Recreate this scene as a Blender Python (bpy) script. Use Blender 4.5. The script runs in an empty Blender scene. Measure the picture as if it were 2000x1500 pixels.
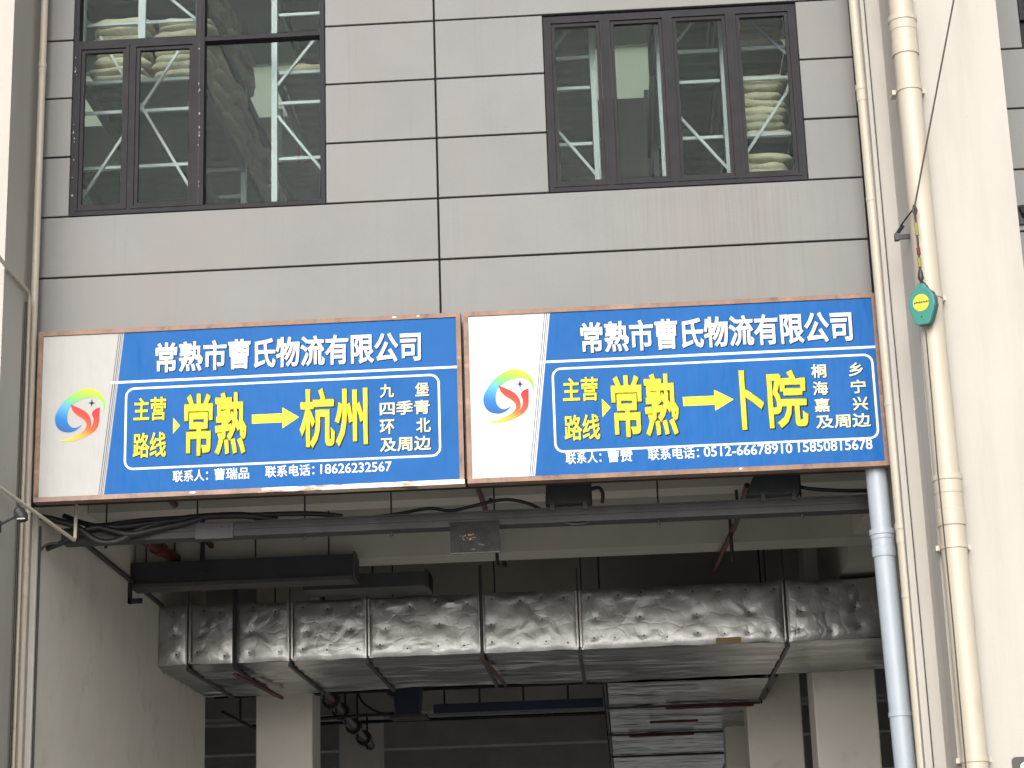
import bpy, math, random
from mathutils import Vector, Matrix, noise
R = math.radians
random.seed(7)
S = bpy.context.scene
COL = S.collection

# ------------------------------------------------------------------ camera, sky, sun, exposure
cam = bpy.data.cameras.new('camera')
co = bpy.data.objects.new('camera', cam); COL.objects.link(co)
cam.lens = 70.69; cam.sensor_width = 36.0; cam.clip_start = 0.1; cam.clip_end = 2000
rx, ux, fw = Vector((0.99793, 0.05603, -0.03147)), Vector((0.04538, -0.26749, 0.96249)), Vector((-0.04551, 0.96193, 0.26948))
co.matrix_world = Matrix(((rx.x, ux.x, -fw.x, 1.4538), (rx.y, ux.y, -fw.y, -17.4248), (rx.z, ux.z, -fw.z, 1.6), (0, 0, 0, 1)))
S.camera = co

SUN_EL, SUN_AZ = R(22), R(-6)            # low hazy sun in front of the facade, a little to the left
world = bpy.data.worlds.new('World'); S.world = world; world.use_nodes = True
nt = world.node_tree; nt.nodes.clear()
sky = nt.nodes.new('ShaderNodeTexSky'); sky.sky_type = 'NISHITA'; sky.sun_disc = False
sky.sun_elevation = SUN_EL; sky.sun_rotation = math.pi - SUN_AZ
sky.air_density = 1.0; sky.dust_density = 6.0; sky.ozone_density = 0.6
hs = nt.nodes.new('ShaderNodeHueSaturation'); hs.inputs['Saturation'].default_value = 0.22
bg = nt.nodes.new('ShaderNodeBackground'); bg.inputs['Strength'].default_value = 0.15
wo = nt.nodes.new('ShaderNodeOutputWorld')
nt.links.new(sky.outputs[0], hs.inputs['Color']); nt.links.new(hs.outputs[0], bg.inputs[0]); nt.links.new(bg.outputs[0], wo.inputs[0])
sl = bpy.data.lights.new('sun', 'SUN'); sl.energy = 0.85; sl.angle = R(60); sl.color = (1.0, 0.95, 0.87)
so = bpy.data.objects.new('sun', sl); COL.objects.link(so)
sdir = Vector((math.sin(SUN_AZ) * math.cos(SUN_EL), -math.cos(SUN_AZ) * math.cos(SUN_EL), math.sin(SUN_EL)))
so.rotation_euler = sdir.to_track_quat('Z', 'Y').to_euler(); so.location = (6, -30, 40)
S.view_settings.view_transform = 'Standard'; S.view_settings.look = 'None'
S.view_settings.gamma = 1.0; S.view_settings.use_curve_mapping = False
S.view_settings.exposure = 0.30
S.cycles.max_bounces = 10; S.cycles.diffuse_bounces = 6; S.cycles.transparent_max_bounces = 16
S.cycles.use_denoising = True

# ------------------------------------------------------------------ helpers
class MB:
    def __init__(s): s.v = []; s.f = []
    def box(s, x0, x1, y0, y1, z0, z1):
        n = len(s.v)
        s.v += [(x0,y0,z0),(x1,y0,z0),(x1,y1,z0),(x0,y1,z0),(x0,y0,z1),(x1,y0,z1),(x1,y1,z1),(x0,y1,z1)]
        s.f += [tuple(n+i for i in q) for q in ((3,2,1,0),(4,5,6,7),(0,1,5,4),(1,2,6,5),(2,3,7,6),(3,0,4,7))]
        return s
    def bar(s, a, b, w, h=None, up=(0, 1, 0)):
        """rectangular bar from a to b; w across, h along 'up'"""
        h = h or w; a, b = Vector(a), Vector(b); d = (b-a).normalized(); u = Vector(up)
        if abs(d.dot(u)) > .98: u = Vector((1, 0, 0))
        sx = d.cross(u).normalized(); u = sx.cross(d).normalized(); n = len(s.v)
        for p in (a, b):
            for i, j in ((-1,-1),(1,-1),(1,1),(-1,1)): s.v.append(tuple(p+sx*w*.5*i+u*h*.5*j))
        s.f += [tuple(n+i for i in q) for q in ((3,2,1,0),(4,5,6,7),(0,1,5,4),(1,2,6,5),(2,3,7,6),(3,0,4,7))]
        return s
    def tube(s, pts, r, seg=12, cap=True):
        pts = [Vector(p) for p in pts]; rr = r if isinstance(r, (list, tuple)) else [r]*len(pts)
        n0 = len(s.v); ref = None
        for i, p in enumerate(pts):
            t = (pts[min(i+1, len(pts)-1)] - pts[max(i-1, 0)])
            t = t.normalized() if t.length > 1e-9 else Vector((0, 0, 1))
            if ref is None: ref = t.orthogonal().normalized()
            ref = (ref - t*ref.dot(t)); ref = ref.normalized() if ref.length > 1e-6 else t.orthogonal().normalized()
            bi = t.cross(ref)
            for k in range(seg):
                a = 2*math.pi*k/seg
                s.v.append(tuple(p + (ref*math.cos(a)+bi*math.sin(a))*rr[i]))
        for i in range(len(pts)-1):
            for k in range(seg):
                a, b = n0+i*seg+k, n0+i*seg+(k+1) % seg
                s.f.append((a, b, b+seg, a+seg))
        if cap:
            s.f.append(tuple(n0+k for k in reversed(range(seg)))); s.f.append(tuple(n0+(len(pts)-1)*seg+k for k in range(seg)))
        return s
    def plate(s, poly, y0, y1):
        """polygon in x,z extruded between y0 (front) and y1"""
        n = len(s.v); m = len(poly)
        s.v += [(x, y0, z) for x, z in poly] + [(x, y1, z) for x, z in poly]
        s.f.append(tuple(n+i for i in range(m))); s.f.append(tuple(n+m+i for i in reversed(range(m))))
        for i in range(m):
            j = (i+1) % m; s.f.append((n+j, n+i, n+m+i, n+m+j))
        return s
    def flat(s, poly, y):
        n = len(s.v); s.v += [(x, y, z) for x, z in poly]; s.f.append(tuple(range(n, n+len(poly)))); return s
    def strip(s, a, b, y, closed=False):
        """ribbon between two x,z outlines"""
        n = len(s.v); m = len(a); s.v += [(x, y, z) for x, z in a] + [(x, y, z) for x, z in b]
        for i in range(m if closed else m-1):
            j = (i+1) % m; s.f.append((n+i, n+j, n+m+j, n+m+i))
        return s
    def build(s, name, mat, parent=None, smooth=False, loc=None):
        me = bpy.data.meshes.new(name); me.from_pydata([tuple(v) for v in s.v], [], s.f); me.update()
        if smooth:
            me.polygons.foreach_set('use_smooth', [True]*len(me.polygons))
            try: me.set_sharp_from_angle(angle=R(40 if 'coup' not in name else 19))
            except Exception: pass
        return link(name, me, mat, parent, loc)

def link(name, me, mat=None, parent=None, loc=None):
    o = bpy.data.objects.new(name, me); COL.objects.link(o)
    if mat and not me.materials: me.materials.append(mat)
    if parent: o.parent = parent
    if loc: o.location = loc
    return o
def tag(o, label, cat, group=None):
    o['label'] = label; o['category'] = cat
    if group: o['group'] = group
    return o
def thing(name, label, cat, loc=(0, 0, 0), group=None):
    o = bpy.data.objects.new(name, None); COL.objects.link(o); o.location = loc; o.empty_display_size = .2
    return tag(o, label, cat, group)
def structure(o): o['kind'] = 'structure'; return o
def smoothpath(pts, n=6):
    P = [Vector(p) for p in pts]; out = []
    for i in range(len(P)-1):
        p0, p1, p2, p3 = P[max(i-1, 0)], P[i], P[i+1], P[min(i+2, len(P)-1)]
        for k in range(n):
            t = k/n
            out.append(.5*((2*p1)+(p2-p0)*t+(2*p0-5*p1+4*p2-p3)*t*t+(3*p1-p0-3*p2+p3)*t**3))
    out.append(P[-1]); return out

# ------------------------------------------------------------------ materials
def mat(name, col, rough=.7, metal=0., var=.12, vs=2.0, bump=0., bs=30., stretch=(1, 1, 1), obrand=0., spec=.5, fine=0., coat=0.):
    m = bpy.data.materials.new(name); m.use_nodes = True; t = m.node_tree; N = t.nodes; L = t.links
    b = N['Principled BSDF']; b.inputs['Roughness'].default_value = rough; b.inputs['Metallic'].default_value = metal
    b.inputs['Specular IOR Level'].default_value = spec; b.inputs['Coat Weight'].default_value = coat
    g = N.new('ShaderNodeNewGeometry'); mp = N.new('ShaderNodeMapping'); mp.inputs['Scale'].default_value = stretch
    L.new(g.outputs['Position'], mp.inputs[0])
    n = N.new('ShaderNodeTexNoise'); n.inputs['Scale'].default_value = vs; n.inputs['Detail'].default_value = 6; n.inputs['Roughness'].default_value = .62
    L.new(mp.outputs[0], n.inputs['Vector'])
    mr = N.new('ShaderNodeMapRange'); mr.inputs[1].default_value = .28; mr.inputs[2].default_value = .72
    mr.inputs[3].default_value = 1-var; mr.inputs[4].default_value = 1+var; L.new(n.outputs[0], mr.inputs[0])
    val = mr.outputs[0]
    if fine:
        n3 = N.new('ShaderNodeTexNoise'); n3.inputs['Scale'].default_value = 90; n3.inputs['Detail'].default_value = 3; L.new(g.outputs['Position'], n3.inputs['Vector'])
        m3 = N.new('ShaderNodeMapRange'); m3.inputs[1].default_value = .3; m3.inputs[2].default_value = .7; m3.inputs[3].default_value = 1-fine; m3.inputs[4].default_value = 1+fine
        L.new(n3.outputs[0], m3.inputs[0]); mm = N.new('ShaderNodeMath'); mm.operation = 'MULTIPLY'; L.new(val, mm.inputs[0]); L.new(m3.outputs[0], mm.inputs[1]); val = mm.outputs[0]
    if obrand:
        oi = N.new('ShaderNodeObjectInfo'); m2 = N.new('ShaderNodeMapRange'); m2.inputs[3].default_value = 1-obrand; m2.inputs[4].default_value = 1+obrand
        L.new(oi.outputs['Random'], m2.inputs[0]); mm = N.new('ShaderNodeMath'); mm.operation = 'MULTIPLY'
        L.new(val, mm.inputs[0]); L.new(m2.outputs[0], mm.inputs[1]); val = mm.outputs[0]
    vm = N.new('ShaderNodeVectorMath'); vm.operation = 'SCALE'; vm.inputs[0].default_value = col; L.new(val, vm.inputs['Scale'])
    L.new(vm.outputs[0], b.inputs['Base Color'])
    if bump:
        n2 = N.new('ShaderNodeTexNoise'); n2.inputs['Scale'].default_value = bs; n2.inputs['Detail'].default_value = 4; L.new(mp.outputs[0], n2.inputs['Vector'])
        bp = N.new('ShaderNodeBump'); bp.inputs['Strength'].default_value = bump; bp.inputs['Distance'].default_value = .02
        L.new(n2.outputs[0], bp.inputs['Height']); L.new(bp.outputs[0], b.inputs['Normal'])
    m['nodes'] = ''
    return m
def node_of(m, typ): return [n for n in m.node_tree.nodes if n.bl_idname == typ]
def base_socket(m):
    b = m.node_tree.nodes['Principled BSDF']; l = b.inputs['Base Color'].links[0]; return b, l.from_socket
def crumple(m, scale, strength):
    """creased foil: facetted cells plus fine weave as relief"""
    t = m.node_tree; b = t.nodes['Principled BSDF']; g = node_of(m, 'ShaderNodeNewGeometry')[0].outputs['Position']
    wv = t.nodes.new('ShaderNodeVectorMath'); wv.operation = 'MULTIPLY_ADD'
    w = t.nodes.new('ShaderNodeTexNoise'); w.inputs['Scale'].default_value = 3; t.links.new(g, w.inputs['Vector'])
    t.links.new(w.outputs['Color'], wv.inputs[0]); wv.inputs[1].default_value = (.25, .25, .25); t.links.new(g, wv.inputs[2])
    v = t.nodes.new('ShaderNodeTexVoronoi'); v.inputs['Scale'].default_value = scale; v.feature = 'DISTANCE_TO_EDGE'; t.links.new(wv.outputs[0], v.inputs['Vector'])
    n1 = t.nodes.new('ShaderNodeTexNoise'); n1.inputs['Scale'].default_value = 60; n1.inputs['Detail'].default_value = 3; t.links.new(g, n1.inputs['Vector'])
    h = math_(t, 'ADD', rng(t, v.outputs['Distance'], 0., .10), math_(t, 'MULTIPLY', n1.outputs[0], .6))
    bp = t.nodes.new('ShaderNodeBump'); bp.inputs['Strength'].default_value = strength; bp.inputs['Distance'].default_value = .02
    t.links.new(h, bp.inputs['Height']); t.links.new(bp.outputs[0], b.inputs['Normal'])
def overlay(m, col, fac_socket):
    """mix a second colour over a material's base colour"""
    t = m.node_tree; b, s = base_socket(m); mx = t.nodes.new('ShaderNodeMix'); mx.data_type = 'RGBA'
    t.links.new(fac_socket, mx.inputs[0]); t.links.new(s, mx.inputs[6]); mx.inputs[7].default_value = (*col, 1)
    t.links.new(mx.outputs[2], b.inputs['Base Color'])
def math_(t, op, a, b=None, c=None):
    n = t.nodes.new('ShaderNodeMath'); n.operation = op; n.use_clamp = False
    for i, v in enumerate((a, b, c)):
        if v is None: continue
        if isinstance(v, (int, float)): n.inputs[i].default_value = v
        else: t.links.new(v, n.inputs[i])
    return n.outputs[0]
def rng(t, s, a, b, c=0., d=1., smooth=True):
    n = t.nodes.new('ShaderNodeMapRange'); n.interpolation_type = 'SMOOTHSTEP' if smooth else 'LINEAR'
    t.links.new(s, n.inputs[0])
    for i, v in enumerate((a, b, c, d)): n.inputs[1+i].default_value = v
    return n.outputs[0]
def nz(t, vec, scale, det=4, stretch=(1, 1, 1), rough=.6):
    mp = t.nodes.new('ShaderNodeMapping'); mp.inputs['Scale'].default_value = stretch; t.links.new(vec, mp.inputs[0])
    n = t.nodes.new('ShaderNodeTexNoise'); n.inputs['Scale'].default_value = scale; n.inputs['Detail'].default_value = det; n.inputs['Roughness'].default_value = rough
    t.links.new(mp.outputs[0], n.inputs['Vector']); return n.outputs[0]

M = {}
M['panel'] = mat('grey_cladding_paint', (.180, .180, .180), .55, var=.07, vs=1.3, bump=.05, bs=14, obrand=.05, fine=.05)
# rain streaks below the right-hand window, real tan dirt runs
t = M['panel'].node_tree; gp = node_of(M['panel'], 'ShaderNodeNewGeometry')[0].outputs['Position']
sx = t.nodes.new('ShaderNodeSeparateXYZ'); t.links.new(gp, sx.inputs[0]); X, Z = sx.outputs[0], sx.outputs[2]
st = rng(t, nz(t, gp, 1.0, 7, (30, 1, .45), .72), .36, .74)
st = math_(t, 'MULTIPLY', st, math_(t, 'MULTIPLY', rng(t, X, 1.0, 2.3), rng(t, X, 3.6, 2.9)))
st = math_(t, 'MULTIPLY', st, math_(t, 'MULTIPLY', rng(t, Z, 8.34, 8.2), rng(t, Z, 6.9, 8.1, .5, 1.)))
overlay(M['panel'], (.150, .122, .095), math_(t, 'MULTIPLY', st, .5))
st2 = rng(t, nz(t, gp, 1.0, 5, (15, 1, .35)), .53, .85); overlay(M['panel'], (.14, .13, .12), math_(t, 'MULTIPLY', st2, .5))
bl = rng(t, nz(t, gp, .55, 3), .45, .7); overlay(M['panel'], (.195, .183, .178), math_(t, 'MULTIPLY', bl, .8))
M['joint'] = mat('dark_joint', (.02, .02, .02), .9, var=.2)
M['white'] = mat('white_render', (.47, .448, .412), .8, var=.035, vs=.9, bump=.12, bs=60, fine=.02)
t = M['white'].node_tree; gp = node_of(M['white'], 'ShaderNodeNewGeometry')[0].outputs['Position']
overlay(M['white'], (.36, .335, .30), math_(t, 'MULTIPLY', rng(t, nz(t, gp, 1.0, 6, (5, 5, .4)), .45, .8), .5))
overlay(M['white'], (.16, .14, .12), math_(t, 'MULTIPLY', rng(t, nz(t, gp, 9.0, 6), .69, .76), .55))
M['wallin'] = mat('interior_wall_paint', (.82, .785, .725), .85, var=.06, vs=1.2, bump=.1, bs=40, fine=.02)
t = M['wallin'].node_tree; gp = node_of(M['wallin'], 'ShaderNodeNewGeometry')[0].outputs['Position']
overlay(M['wallin'], (.33, .31, .28), math_(t, 'MULTIPLY', rng(t, nz(t, gp, 2.2, 8), .55, .8), .35))
M['hall'] = mat('hall_wall_paint', (.40, .44, .40), .85, var=.1, vs=1.5)
M['concrete'] = mat('ceiling_concrete', (.47, .455, .42), .85, var=.1, vs=1.1, bump=.1, bs=25)
M['darkconc'] = mat('dark_ceiling_concrete', (.46, .46, .45), .9, var=.15, vs=1.5)
M['ground'] = mat('concrete_yard', (.36, .35, .335), .85, var=.15, vs=.35, bump=.2, bs=20, fine=.06)
M['frame'] = mat('window_frame_metal', (.030, .029, .033), .6, .0, var=.2, vs=6, fine=.05, spec=.12)
M['seal'] = mat('window_seal', (.02, .02, .022), .7)
M['cream'] = mat('cream_pvc', (.50, .455, .375), .42, var=.05, vs=3, stretch=(1, 1, .4), fine=.02)
t = M['cream'].node_tree; gp = node_of(M['cream'], 'ShaderNodeNewGeometry')[0].outputs['Position']
overlay(M['cream'], (.38, .33, .28), math_(t, 'MULTIPLY', rng(t, nz(t, gp, 5.0, 7, (1, 1, .5)), .60, .78), .4))
M['bluepvc'] = mat('pale_blue_pvc', (.38, .43, .485), .4, var=.05, vs=3)
M['rack'] = mat('rack_paint', (.31, .33, .335), .6, var=.08)
M['deck'] = mat('galvanised_deck', (.045, .06, .075), .6, .1, var=.15)
M['sack'] = mat('woven_sack', (.34, .305, .215), .85, var=.22, vs=5, bump=.7, bs=24, obrand=.25)
M['foil'] = mat('foil_insulation', (.52, .53, .53), .31, .95, var=.2, vs=6)
crumple(M['foil'], 6.5, .05)
M['foilflat'] = mat('foil_underside', (.42, .43, .43), .30, .9, var=.25, vs=3, bump=.3, bs=9, stretch=(.25, 3, 1))
crumple(M['foilflat'], 5, .05)
M['tape'] = mat('foil_tape', (.66, .65, .62), .28, .9, var=.15, vs=8)
M['tapebrown'] = mat('brown_packing_tape', (.32, .21, .06), .4)
M['black'] = mat('black_rubber', (.016, .017, .02), .55, var=.25, vs=8)
M['darkmetal'] = mat('dark_steel', (.05, .05, .055), .5, .5, var=.25, vs=6)
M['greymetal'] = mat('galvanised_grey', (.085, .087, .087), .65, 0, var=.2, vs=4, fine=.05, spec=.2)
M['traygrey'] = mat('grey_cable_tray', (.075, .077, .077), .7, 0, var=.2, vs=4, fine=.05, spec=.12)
M['tank'] = mat('dark_tray_paint', (.034, .038, .046), .5, .1, var=.2, vs=3)
M['plate'] = mat('dark_plate_paint', (.03, .029, .028), .8, 0, var=.3, vs=9, spec=.1)
M['navy'] = mat('navy_tray_paint', (.012, .025, .06), .5, .1, var=.2)
M['red'] = mat('red_sprinkler_paint', (.095, .016, .015), .5, var=.25, vs=5)
M['teal'] = mat('teal_plastic', (.05, .25, .215), .4, var=.06)
M['tealdark'] = mat('dark_teal_plastic', (.014, .10, .095), .45, var=.15)
M['yellow'] = mat('yellow_sticker', (.66, .60, .06), .5, var=.05)
M['steelrope'] = mat('steel_rope', (.06, .055, .05), .5, .5, var=.3, vs=40)
M['webred'] = mat('red_webbing', (.20, .03, .025), .8); M['webyel'] = mat('yellow_webbing', (.30, .25, .07), .8)
M['rust'] = mat('rusty_sign_frame', (.205, .125, .09), .55, .25, var=.3, vs=7, bump=.2, bs=30)
t = M['rust'].node_tree; gp = node_of(M['rust'], 'ShaderNodeNewGeometry')[0].outputs['Position']
overlay(M['rust'], (.38, .23, .17), math_(t, 'MULTIPLY', rng(t, nz(t, gp, 2.4, 5, (1, 1, 3)), .55, .75), .7))
overlay(M['rust'], (.07, .045, .035), math_(t, 'MULTIPLY', rng(t, nz(t, gp, 5.5, 6), .56, .7), .7))
M['peelbar'] = mat('half_peeled_frame', (.23, .15, .115), .5, .2, var=.3, vs=7, bump=.2, bs=30)
t = M['peelbar'].node_tree; gp = node_of(M['peelbar'], 'ShaderNodeNewGeometry')[0].outputs['Position']
sx = t.nodes.new('ShaderNodeSeparateXYZ'); t.links.new(gp, sx.inputs[0])
pf = math_(t, 'ADD', nz(t, gp, 2.6, 6, (1, 1, 4)), rng(t, sx.outputs[0], -2.3, -.9, -.16, .13))
overlay(M['peelbar'], (.74, .60, .50), rng(t, pf, .50, .60))
M['peel'] = mat('peeled_sign_film', (.80, .70, .60), .45, var=.2, vs=7, bump=.3, bs=18)

def signmat(name, col, wr=.6):
    m = mat(name, col, .45, 0, spec=.14, var=.06, vs=1.1, bump=0)
    t = m.node_tree; b = t.nodes['Principled BSDF']; g = node_of(m, 'ShaderNodeNewGeometry')[0].outputs['Position']
    n1 = nz(t, g, 1.6, 3, (1, 1, .7)); n2 = nz(t, g, 1.0, 3, (5, 1, 1.2)); 
    s = math_(t, 'ADD', n1, math_(t, 'MULTIPLY', n2, .35))
    bp = t.nodes.new('ShaderNodeBump'); bp.inputs['Strength'].default_value = wr; bp.inputs['Distance'].default_value = .06
    t.links.new(s, bp.inputs['Height']); t.links.new(bp.outputs[0], b.inputs['Normal'])
    # faint vertical dirt runs
    overlay(m, tuple(c*.72 for c in col), math_(t, 'MULTIPLY', rng(t, nz(t, g, 1.0, 5, (9, 1, .3)), .52, .85), .4))
    return m
M['banner_shaded'] = signmat('shaded_white_banner', (.415, .415, .405))  # white banner with the left pier's soft shade put into its colour
M['banner'] = signmat('white_banner', (.615, .63, .64))
M['blue'] = signmat('blue_banner_print', (.0, .098, .345))
M['inkwhite'] = signmat('white_print', (.80, .82, .83)); M['inkyellow'] = signmat('yellow_print', (.80, .71, .05))
M['inkcream'] = signmat('cream_print', (.76, .75, .52)); M['inkdark'] = signmat('dark_print', (.004, .02, .075))
M['inkline'] = signmat('thin_dark_print', (.05, .06, .09))

def gradmat(name, stops, axis):
    """printed colour gradient along a direction of the print itself (object x,z)"""
    m = bpy.data.materials.new(name); m.use_nodes = True; t = m.node_tree; b = t.nodes['Principled BSDF']; b.inputs['Roughness'].default_value = .5; b.inputs['Specular IOR Level'].default_value = .22
    tc = t.nodes.new('ShaderNodeTexCoord'); sp = t.nodes.new('ShaderNodeSeparateXYZ'); t.links.new(tc.outputs['Object'], sp.inputs[0])
    v = math_(t, 'ADD', math_(t, 'MULTIPLY', sp.outputs[0], axis[0]), math_(t, 'ADD', math_(t, 'MULTIPLY', sp.outputs[2], axis[1]), axis[2]))
    cr = t.nodes.new('ShaderNodeValToRGB'); t.links.new(v, cr.inputs[0]); e = cr.color_ramp.elements
    while len(e) < len(stops): e.new(.5)
    for k, (p, c) in enumerate(stops): e[k].position = p; e[k].color = (*c, 1)
    t.links.new(cr.outputs[0], b.inputs['Base Color']); return m
M['swoosh'] = gradmat('blue_to_green_print', [(0, (.01, .05, .22)), (.35, (.01, .17, .50)), (.58, (.10, .40, .66)), (.68, (.15, .50, .22)), (.85, (.33, .62, .06)), (1, (.52, .62, .05))], (.55, 1.75, .5))
M['wing'] = gradmat('red_to_yellow_print', [(0, (.62, .52, .10)), (.2, (.80, .38, .05)), (.36, (.72, .10, .03)), (.6, (.66, .03, .025)), (.85, (.52, .008, .03))], (.9, 1.6, .5))

def glass(name, tint, refl, dust):
    m = bpy.data.materials.new(name); m.use_nodes = True; t = m.node_tree; t.nodes.clear()
    out = t.nodes.new('ShaderNodeOutputMaterial'); tr = t.nodes.new('ShaderNodeBsdfTransparent'); tr.inputs[0].default_value = (*tint, 1)
    gl = t.nodes.new('ShaderNodeBsdfGlossy'); gl.inputs['Roughness'].default_value = .02; gl.inputs[0].default_value = (.9, 1, .97, 1)
    df = t.nodes.new('ShaderNodeBsdfDiffuse'); df.inputs[0].default_value = (.5, .5, .46, 1)
    fr = t.nodes.new('ShaderNodeFresnel'); fr.inputs[0].default_value = 1.5
    g = t.nodes.new('ShaderNodeNewGeometry').outputs['Position']
    m1 = t.nodes.new('ShaderNodeMixShader'); t.links.new(math_(t, 'MULTIPLY', fr.outputs[0], refl), m1.inputs[0]); t.links.new(tr.outputs[0], m1.inputs[1]); t.links.new(gl.outputs[0], m1.inputs[2])
    m2 = t.nodes.new('ShaderNodeMixShader'); t.links.new(math_(t, 'MULTIPLY', rng(t, nz(t, g, 2.2, 6, (3, 1, .6)), .3, .8), dust), m2.inputs[0])
    t.links.new(m1.outputs[0], m2.inputs[1]); t.links.new(df.outputs[0], m2.inputs[2]); t.links.new(m2.outputs[0], out.inputs[0]); return m
M['glass'] = glass('window_glass', (.925, .970, .962), .06, .004)
mf = bpy.data.materials.new('frosted_glass'); mf.use_nodes = True; t = mf.node_tree; t.nodes.clear(); o_ = t.nodes.new('ShaderNodeOutputMaterial')
tl = t.nodes.new('ShaderNodeBsdfTranslucent'); tl.inputs[0].default_value = (.95, 1., .86, 1); t.links.new(tl.outputs[0], o_.inputs[0]); M['frost'] = mf

# ------------------------------------------------------------------ ground
structure(MB().box(-150, 150, -150, 150, -.3, 0).build('ground', M['ground']))

# ------------------------------------------------------------------ building
B = thing('warehouse_building', 'grey panel-clad warehouse front with white piers and an open loading bay', 'building')
def part(name, m, *boxes, parent=B):
    mb = MB()
    for b in boxes: mb.box(*b)
    return mb.build(name, m, parent)
XL, XR = -3.74, 3.92
# backing wall behind the cladding with the window openings (dark, shows in the joints)
part('backing_wall', M['joint'], (XL-.1, XR+.1, .055, .30, 5.60, 8.30), (XL-.1, -3.46, .055, .30, 8.30, 11.6), (-1.05, 1.035, .055, .30, 8.30, 11.6),
     (3.41, XR+.1, .055, .30, 8.30, 11.6), (1.035, 3.41, .055, .30, 10.08, 11.6), (XL-.1, XR+.1, .055, .30, 11.6, 14.2))
J = .0085
def panel(x0, x1, z0, z1):
    tl_ = random.uniform(-.0025, .0025)
    mb = MB(); mb.box(x0+J, x1-J, tl_, .05, z0+J, z1-J)
    o = mb.build('cladding_panel', M['panel'], B)
    bv = o.modifiers.new('bevel', 'BEVEL'); bv.width = .004; bv.segments = 1
    return o
rows = [8.30, 8.90, 9.50, 10.10, 10.70, 11.30, 11.90]
for a, b in ((XL, 0), (0, XR)): panel(a, b, 5.62, 7.70); panel(a, b, 7.70, 8.30)
for i in range(5):
    z0, z1 = rows[i], rows[i+1]
    panel(XL, -3.46, z0, z1); panel(-1.05, 0, z0, z1)
    if i < 3: panel(0, 1.035, z0, z1); panel(3.41, XR, z0, z1)
    else: panel(0, XR, z0, z1)
for k in range(3): panel(XL, 0, 11.9+.6*k, 12.5+.6*k) ; panel(0, XR, 11.3+.6*k, 11.9+.6*k)
panel(XL, -1.05, 11.3, 11.9); panel(-1.05, 0, 11.3, 11.9)
# right-hand bay beyond the pier
part('backing_wall', M['joint'], (5.0, 9, .055, .3, 0, 9.78), (5.0, 5.49, .055, .3, 9.78, 14.2), (5.49, 9, .055, .3, 11.6, 14.2))
for i in range(-4, 9):
    z0 = 8.30+.6*i
    if 9.75 < z0+.3 < 11.6: panel(5.04, 5.49, z0, z0+.6)
    else: panel(5.04, 8.9, z0, z0+.6)
# piers
part('pier', M['white'], (-9, -3.74, -1.0, -.42, 0, 14.2), (-9, -3.80, -.42, .3, 0, 14.2))
part('pier', M['white'], (XR+.03, 4.12, -.50, .3, 0, 14.2), (4.12, 5.04, -1.1, .3, 0, 14.2))
# loading bay shell
part('ground_slab', M['ground'], (-12, 12, .4, 30, 0, .02))
part('interior_wall', M['wallin'], (-4.0, -3.75, .30, 7.85, .02, 6.7))
part('interior_wall', M['darkconc'], (-12, 12, 26, 26.3, 5.0, 6.7), (-12.3, -12, 7.6, 26.3, .02, 6.7), (11.7, 12, .3, 26, .02, 6.7), (-12, -4.0, 7.6, 7.85, .02, 6.7), (8.9, 11.7, .1, .3, .02, 6.7))  # unseen opening below the back wall, added to bring light into the bay
part('ceiling_slab', M['concrete'], (-12, 12, .31, 26.3, 6.70, 7.55))
part('lintel_beam', M['concrete'], (XL, XR, .31, .55, 5.95, 6.69))
part('ceiling_beam', M['concrete'], (-3.74, 11.6, 2.0, 2.35, 5.90, 6.69))
part('ceiling_beam', M['concrete'], (-3.74, 11.6, 4.0, 4.5, 5.72, 6.69))
part('ceiling_beam', M['concrete'], (4.05, 4.55, .56, 1.99, 5.75, 6.69)); part('ceiling_beam', M['concrete'], (4.05, 4.55, 2.36, 3.99, 5.75, 6.69)); part('ceiling_beam', M['concrete'], (4.05, 4.55, 4.51, 9.49, 5.55, 6.69))
for k, yy in enumerate((9.5, 12.5, 15.5, 18.5, 21.5)):
    part('ceiling_beam', M['darkconc'] if k > 1 else M['concrete'], (-11.9, 11.6, yy, yy+.5, 5.35 if k % 2 == 0 else 5.6, 6.69))
for x0, x1, y0, y1 in ((3.88, 4.66, 7.87, 8.6), (3.20, 3.95, 10.4, 11.1), (3.05, 3.62, 13.6, 14.2), (-3.24, -2.5, 8.6, 9.3), (-3.3, -2.6, 16.8, 17.4)):
    o = part('column', M['wallin'], (x0, x1, y0, y1, .02, 6.69 if y0 > 9 else 6.68)); bv = o.modifiers.new('bevel', 'BEVEL'); bv.width = .02; bv.segments = 2
# upper storey room behind the windows
part('upper_floor', M['darkconc'], (-7, 8.9, .31, 7.0, 7.56, 7.62))
part('upper_wall', M['hall'], (-7.2, 8.9, 7.0, 7.2, 7.55, 12.25), (-7.2, 8.9, 7.0, 7.2, 13.02, 14.2), (-7.2, -7, .31, 7, 7.55, 14.2), (8.9, 9.1, -.0, 7.2, 0, 14.2))
for a, b in ((-3.55, -3.3), (-.2, .2), (3.2, 3.5), (6.5, 8.9), (-7.2, -6.6)): part('wall_strip', M['hall'], (a, b, 7.0, 7.2, 12.25, 13.02))
part('frosted_pane', M['frost'], (-6.6, 6.5, 7.09, 7.10, 12.25, 13.02))
part('roof', M['concrete'], (-9, 9.1, 4.6, 7.3, 14.2, 14.5), (-9, 9.1, -1.1, 1.1, 14.2, 14.5), (-9, 9.1, 1.8, 4.6, 14.2, 14.5), (-9, -5.6, 1.1, 1.8, 14.2, 14.5), (6.4, 9.1, 1.1, 1.8, 14.2, 14.5))  # unseen slot in the roof, added to let daylight down onto the racks

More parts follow.
